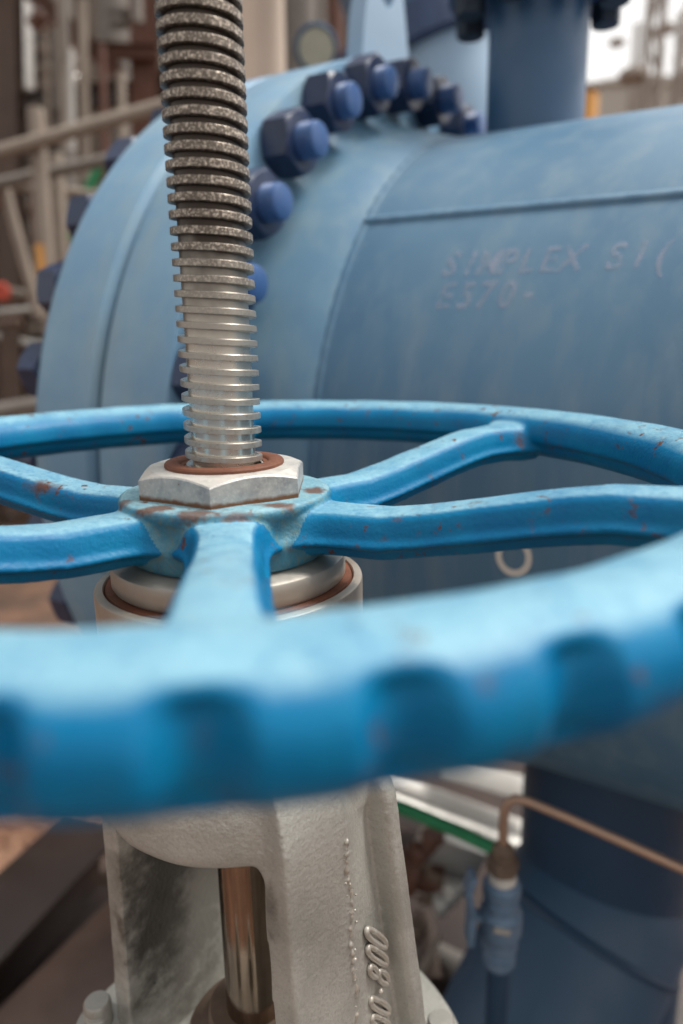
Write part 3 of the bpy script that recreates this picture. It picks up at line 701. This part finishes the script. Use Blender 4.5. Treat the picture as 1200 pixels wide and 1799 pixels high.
solo('grey_pipe', tube2((650, 1398, 1300), (1000, 1525, 1200), 34, 24), M['zinc'], 'thick grey galvanised pipe under the white pipe', 'pipe')
jb = thing('junction_box', 'pale grey battered junction box with bracket under green hose', 'junction box', at_y(785, 1535, 760))
part('box_body', MB().box(at_y(790, 1490, 800), (120, 70, 75), (1, -.1, -.35), (.1, 1, 0)), M['zinc'], jb, bevel=5)
part('bracket', MB().box(at_y(812, 1545, 770), (14, 14, 60)), M['zinc'], jb, bevel=2)
cs = at_z(800, 1560, -1240)
solo('added_dark_slab', MB().box((cs[0] + 60, cs[1] + 150, -1270), (1100, 1300, 58)), M['darksteel'], 'dark slab added to darken the ground behind the drain valve', 'slab', bevel=3)  # added dark slab, covers ground that came out too bright
rf = thing('rusty_coupling', 'rusty bolted pipe coupling low behind the silver yoke', 'coupling', at_y(742, 1590, 760))
part('coupling_body', MB().lathe([(20, -60), (34, -55), (34, -30), (48, -28), (48, -10), (34, -8), (34, 30), (20, 34)], at_y(748, 1535, 780), (.9, -.3, -.2), n=32), M['redbrown'], rf, sharp=30)
for k in range(5):
    a = k * 1.25; c = at_y(742, 1535, 765) + np.array([0, 40 * math.cos(a) * .2 - 20, 40 * math.sin(a)]) + np.array([14 * math.cos(a * 2), 0, 0])
    part('bolt', MB().cyl(c, c + np.array([26, -8, -6]), 7, n=10), M['gland'], rf)
for k, (px, py, l) in enumerate(((762, 1500, 'small rusty elbow fitting highest in the gap beside the yoke'), (800, 1590, 'small galvanised elbow fitting left of the drain valve lever'), (735, 1660, 'small dark elbow fitting low against the yoke edge'))):
    c = at_y(px, py, 720); e = [c + np.array([-34 + 34 * math.sin(a), 6 * a, 34 - 34 * math.cos(a)]) for a in np.linspace(0, 1.57, 8)]
    f_ = thing('elbow_fitting', l, 'pipe fitting', c, 'small elbow fittings beside the yoke'); mk = M[('redbrown', 'zinc', 'gland')[k]]
    part('elbow', MB().tube(e, 15, 14), mk, f_)
    for q, t_ in ((e[0], e[1] - e[0]), (e[-1], e[-2] - e[-1])): part('collar', MB().lathe([(14, -4), (20, -4), (21, -2), (21, 12), (19, 14), (14, 14)], q, t_, n=18), mk, f_, sharp=30)
low = [((690, 1640, 900), (930, 1760, 760), 26, 'grey', 'grey low pipe crossing behind the yoke above the wooden strip'), ((700, 1590, 1150), (930, 1690, 1000), 40, 'darksteel', 'thick dark pipe in the shade left of the drain valve'),
       ((760, 1720, 800), (742, 1600, 900), 20, 'brown', 'short brown upright pipe stub behind the yoke')]
for a, b, r, k, l in low: solo('low_pipe', tube2(a, b, r), M[k], l, 'pipe')
solo('pale_strip', MB().box((at_y(735, 1715, 720) + at_y(775, 1640, 760)) / 2, (75, 16, 8), Vector(at_y(775, 1640, 760) - at_y(735, 1715, 720)), (.8, -.2, .5)), M['tan'], 'small pale strip lying slanted low behind the yoke', 'strip', bevel=1)

# ------------------------------------------------------------------ ground level at left: steel beams on sleepers
bl = [((-260, 1860), (165, 1440), -1010, 'darksteel', 'dark brown steel beam on the ground, farther of two under the wheel'),
      ((-80, 1960), (330, 1520), -1010, 'beam', 'dark brown steel beam on the ground, next to the silver yoke')]
for a, b, z, k, l in bl:
    A, B = at_z(*a, z), at_z(*b, z); A[2] = B[2] = z - 95
    o = solo('steel_beam', MB().beam(A, B, 190, 170, 14, 10), M[k], l, 'steel beam', 'steel beams lying on the ground', bevel=1)
for k, (px, py) in enumerate(((-120, 1790), (170, 1500))):
    c = at_z(px, py, -1200); c[2] = -1251
    solo('sleeper', MB().box(c, (900, 140, 96), (1, .9, 0), (-.9, 1, 0)), M['brown'], ('brown timber sleeper under the near end of the beams', 'brown timber sleeper under the far end of the beams')[k], 'sleeper', 'sleepers under the beams', bevel=4)
heap = MB()
for k in range(900):
    c = at_z(random.uniform(-250, 420), 1455 + random.random() ** 1.5 * 120, -1290); r = random.uniform(10, 55); c[2] = -1298 + r * .3
    heap.lathe([(r * .3, -r * .6), (r * .9, -r * .3), (r, .1 * r), (r * .5, r * .6)], c, (random.gauss(0, 1), random.gauss(0, 1), random.gauss(0, 1)), n=6)
hp_ = link('gravel', heap.mesh('gravel', sharp=0), M['rubble']); hp_['kind'] = 'stuff'; hp_['label'] = 'loose rusty rubble on the ground at left'

# ------------------------------------------------------------------ things behind the pipe
solo('beige_column', MB().cyl(at_y(474, 900, 2300) * np.array([1, 1, 0]) + np.array([0, 0, -1300]), at_y(474, 400, 2300) * np.array([1, 1, 0]) + np.array([0, 0, 3600]), 96, n=48), M['beige'], 'pale beige upright pipe behind the blue flange', 'pipe')
ga = thing('pressure_gauge', 'small round gauge with blue case and pale face behind the flange', 'gauge', at_y(556, 140, 1750))
gc = at_y(556, 84, 1750); gax = Vector(C0 - gc).normalized(); gax.z -= .1
part('gauge_case', MB().lathe([(20, -30), (50, -28), (56, -20), (58, 8), (54, 12), (50, 12), (48, 2), (10, 2)], gc, gax, n=48), M['branch'], ga, sharp=30)
part('gauge_face', MB().lathe([(10, 2.5), (47, 2.5), (47, 9), (10, 9)], gc, gax, n=48), M['paleface'], ga)
part('gauge_stem', MB().cyl(gc - np.array([0, 0, 400]), gc - np.array([0, 0, 50]), 14), M['grey'], ga)
# inclined pale vessel behind the nozzle
vc = at_y(752, 118, 2050); vax = Vector((-.34, .05, .94)).normalized()
vs_ = thing('inclined_vessel', 'pale blue inclined vessel with dark flanged top behind the bolts', 'vessel', vc + np.array([600, 0, -1800]))
part('vessel_shell', MB().lathe([(190, -1500), (225, -60), (222, 10)], vc, vax, n=96), M['paleblue'], vs_)
part('vessel_flange', MB().lathe([(200, 0), (262, 2), (266, 6), (266, 92), (200, 95)], vc, vax, n=96), M['darkblue'], vs_, sharp=30)
part('vessel_neck', MB().lathe([(200, 94), (185, 200), (185, 900)], vc, vax, n=96), M['branch'], vs_)

# ------------------------------------------------------------------ plant at the left, out of focus
def lp_(name, a, b, r, k, label, cat='pipe', group=None, n=16): return solo(name, tube2(a, b, r, n), M[k], label, cat, group)
lp_('handrail', (-90, 292, 2600), (360, 165, 2600), 26, 'tan', 'tan upper rail sloping up to the stem at left', 'handrail')
lp_('handrail', (-90, 342, 2750), (330, 250, 2750), 24, 'grey', 'grey lower rail under the tan upper rail', 'handrail')
lp_('handrail', (-90, 312, 2950), (240, 352, 2950), 20, 'tan', 'thin level tan rail crossing behind the posts', 'handrail')
pst = thing('scaffold_post', 'tan upright post in front of the rails with orange band', 'post', at_y(100, 760, 2650))
part('post', tube2((62, 190, 2650), (104, 760, 2650), 31, 20), M['tan'], pst)
part('orange_band', tube2((76, 430, 2650), (84, 505, 2650), 33, 20), M['orange'], pst)
lp_('scaffold_post', (98, 270, 2900), (122, 700, 2900), 30, 'tan', 'second tan upright post, nearer the blue flange', 'post')
lp_('scaffold_post', (8, 330, 2800), (70, 560, 2800), 22, 'tan', 'pale leaning pole left of the orange banded post', 'post')
lp_('green_hose', (175, 292, 3100), (85, 480, 3100), 22, 'green', 'green hose hanging behind the posts at left', 'hose')
rv = thing('red_valve_wheel', 'small red valve wheel at the far left edge', 'valve wheel', at_y(2, 560, 2700))
rc_ = at_y(2, 512, 2700)
part('wheel_rim', MB().grid([[Vector(rc_) + Vector(((26 + 12 * math.cos(p)) * math.cos(t), 12 * math.sin(p), (26 + 12 * math.cos(p)) * math.sin(t))) for p in np.linspace(0, 6.283, 13)[:-1]] for t in np.linspace(0, 6.283, 37)[:-1]], closev=True), M['red'], rv)
part('wheel_spoke', MB().box(rc_, (50, 10, 20)), M['red'], rv); part('wheel_stem', MB().cyl(rc_, rc_ + np.array([0, 200, 0]), 14), M['grey'], rv)
def beam_(name, a, b, h, k, label, group=None): return solo(name, MB().beam(at_y(*a), at_y(*b), h, h, h * .09, h * .06), M[k], label, 'steel beam', group)
beam_('steel_column', (250, -160, 4200), (262, 800, 4200), 125, 'redbrown', 'red brown steel column right beside the threaded stem')
beam_('steel_column', (12, -160, 4300), (30, 900, 4300), 120, 'brown', 'dark brown steel column at the far left edge')
beam_('steel_beam', (-60, -120, 4000), (215, 135, 4000), 85, 'redbrown', 'rusty red diagonal beam high at the left')
beam_('steel_beam', (-80, 205, 4400), (300, 150, 4400), 110, 'darksteel', 'dark level beam behind the tan upper rail')
beam_('steel_beam', (140, 88, 4100), (280, 92, 4100), 70, 'redbrown', 'short rusty red cross beam left of the stem')
lp_('clad_pipe', (36, -120, 5000), (42, 160, 5000), 72, 'clad', 'bright silver clad upright pipe at top left', 'pipe', n=24)
for (px, py, l) in ((118, 100, 'bright cap added as a light spot, uppermost of three at top left'), (132, 145, 'bright cap added as a light spot, rightmost of three at top left'), (46, 186, 'bright cap added as a light spot under the silver clad pipe')):
    c = at_y(px, py, 4700); solo('light_spot_cap', MB().lathe([(5, -70), (52, -68), (62, -40), (62, 0), (50, 34), (26, 52), (3, 58)], c, (.1, -.8, .6), n=24), M['clad'], l, 'cap', 'bright caps added as light spots at left')  # bright shapes added to give blurred spots of light
pk = thing('pipe_rack', 'crowded rack of grimy pipes behind the rails at left', 'pipe rack', (-2600, 5600, -1300))
for k in range(46):
    Y = random.uniform(4700, 6900); r = random.choice((28, 40, 55, 80, 110)); c = M[random.choice(('tan', 'grey', 'brown', 'redbrown', 'grey', 'tan', 'darksteel', 'brown'))]
    if k % 2:
        px = random.uniform(-200, 640); part('pipe', tube2((px, -420, Y), (px + 12, 1250 - (Y - 4700) * .15, Y), r, 16), c, pk)
    else:
        py = random.uniform(-150, 900); part('pipe', tube2((-420, py + random.uniform(-50, 50), Y), (random.uniform(150, 560), py, Y), r * .8, 16), c, pk)
for k in range(34):              # nearer, paler runs
    Y = random.uniform(3300, 4600); r = random.choice((14, 18, 24, 30, 38)); c = M[random.choice(('tan', 'zinc', 'brown', 'grey', 'tan', 'redbrown', 'redbrown', 'grey'))]
    if k % 3:
        px = random.uniform(-120, 270); a = random.uniform(-260, 420); part('pipe', tube2((px, a, Y), (px + random.uniform(4, 22), a + random.uniform(180, 620), Y), r, 16), c, pk)
    else:
        py = random.uniform(-80, 760); a = random.uniform(-200, 60); part('pipe', tube2((a, py + random.uniform(-40, 40), Y), (a + random.uniform(120, 300), py, Y), r, 16), c, pk)
for k in range(16):              # flanges and couplings on the runs
    Y = random.uniform(3600, 4700); c = at_y(random.uniform(-20, 240), random.uniform(-20, 720), Y); r = random.choice((40, 55, 70))
    part('coupling', MB().lathe([(r * .6, -40), (r, -38), (r, -12), (r * .8, -10), (r * .8, 10), (r, 12), (r, 38), (r * .6, 40)], c, (random.choice((0, 1)), 0, random.choice((0, 1)) or .01), n=20), M[random.choice(('zinc', 'tan', 'redbrown', 'clad', 'grey'))], pk, sharp=30)
bd = thing('plant_building', 'grimy brown clad building closing the view at left', 'building', (-3500, 8000, -1300))
x = -14000
while x < 650:
    for z0, h in ((-1300, 2700), (1430, 2700), (4160, 2700)):
        part('panel', MB().box((x + 480, 7500 + random.uniform(-12, 12), z0 + h / 2), (930, 60, h - 30)), M['wall'], bd, bevel=4)
    x += 960
part('backing_wall', MB().box((-6700, 7700, 2800), (14700, 240, 8200)), M['brown'], bd)

# ------------------------------------------------------------------ far right, against the sky
def mast(px, w_, Y, top, label, blobs):
    b0 = at_y(px, 575, Y); b0[2] = -1300; t0_ = at_y(px, top, Y); h = t0_[2]
    o = thing('lattice_mast', label, 'mast', b0, 'masts on the skyline')
    mb = MB(); wv = w_ / 2
    for sx in (-1, 1):
        for sy in (-1, 1): mb.cyl((b0[0] + sx * wv, Y + sy * wv, -1300), (b0[0] + sx * wv * .8, Y + sy * wv * .8, h), w_ * .14, n=8)
    part('mast_legs', mb, M['mast'], o); mb = MB(); z = -1300; s_ = 1
    while z < h - 1600:
        for sy in (-1, 1): mb.cyl((b0[0] - s_ * wv, Y + sy * wv, z), (b0[0] + s_ * wv, Y + sy * wv, z + 1500), w_ * .09, n=6)
        for sx in (-1, 1): mb.cyl((b0[0] + sx * wv, Y - s_ * wv, z), (b0[0] + sx * wv, Y + s_ * wv, z + 1500), w_ * .09, n=6)
        z += 1500; s_ = -s_
    part('bracing', mb, M['mast'], o)
    for py, r in blobs:
        c = at_y(px, py, Y); part('platform', MB().lathe([(r * .8, -r * .35), (r, -r * .2), (r, .2 * r), (r * .75, r * .4)], c, n=16), M['mast'], o)
mast(1112, 560, 30000, -260, 'tall thin mast beside the blue nozzle, with a platform', ((132, 520),))
mast(1168, 420, 34000, -260, 'thin mast at the right edge, with a knobbly platform', ((52, 420),))
mast(1150, 260, 42000, 20, 'faintest of the thin masts, just left of the mast at the right edge', ((150, 420),))
mast(1084, 300, 38000, 40, 'shortest faint mast between nozzle and tall mast', ((75, 380),))
tk = at_y(1022, 230, 9000); tz = at_y(1022, 163, 9000)[2]
t_ = thing('orange_tank', 'small orange tank with dark cap behind the pipe crown', 'tank', (tk[0], 9000, -1300))
part('tank_shell', MB().lathe([(165, -1300), (165, tz - 20), (140, tz)], (tk[0], 9000, 0), n=32), M['orange'], t_)
part('tank_cap', MB().lathe([(180, tz - 4), (185, tz + 10), (170, tz + 50), (40, tz + 70)], (tk[0], 9000, 0), n=32), M['brown'], t_)
for k, (px, w_, top, l) in enumerate(((1075, 6500, 186, 'long pale low shed on the skyline behind the tank'), (1230, 7000, 172, 'taller pale shed on the skyline at the right edge'), (1420, 9000, 180, 'low pale shed on the skyline outside the masts'))):
    c = at_y(px, 300, 48000 + k * 2500); zt_ = at_y(px, top, 48000 + k * 2500)[2]
    s_ = thing('far_shed', l, 'shed', (c[0], c[1], -1300), 'sheds on the skyline')
    part('shed_wall', MB().box((c[0], c[1], (zt_ - 1300) / 2), (w_, 8000, zt_ + 1300)), M['far'], s_)
    part('shed_roof', MB().prism([(-w_ / 2 - 300, 0), (w_ / 2 + 300, 0), (0, 500)], (c[0], c[1] - 4200, zt_ + 4), (1, 0, 0), (0, 0, 1), (0, 1, 0), 8400), M['far'], s_)
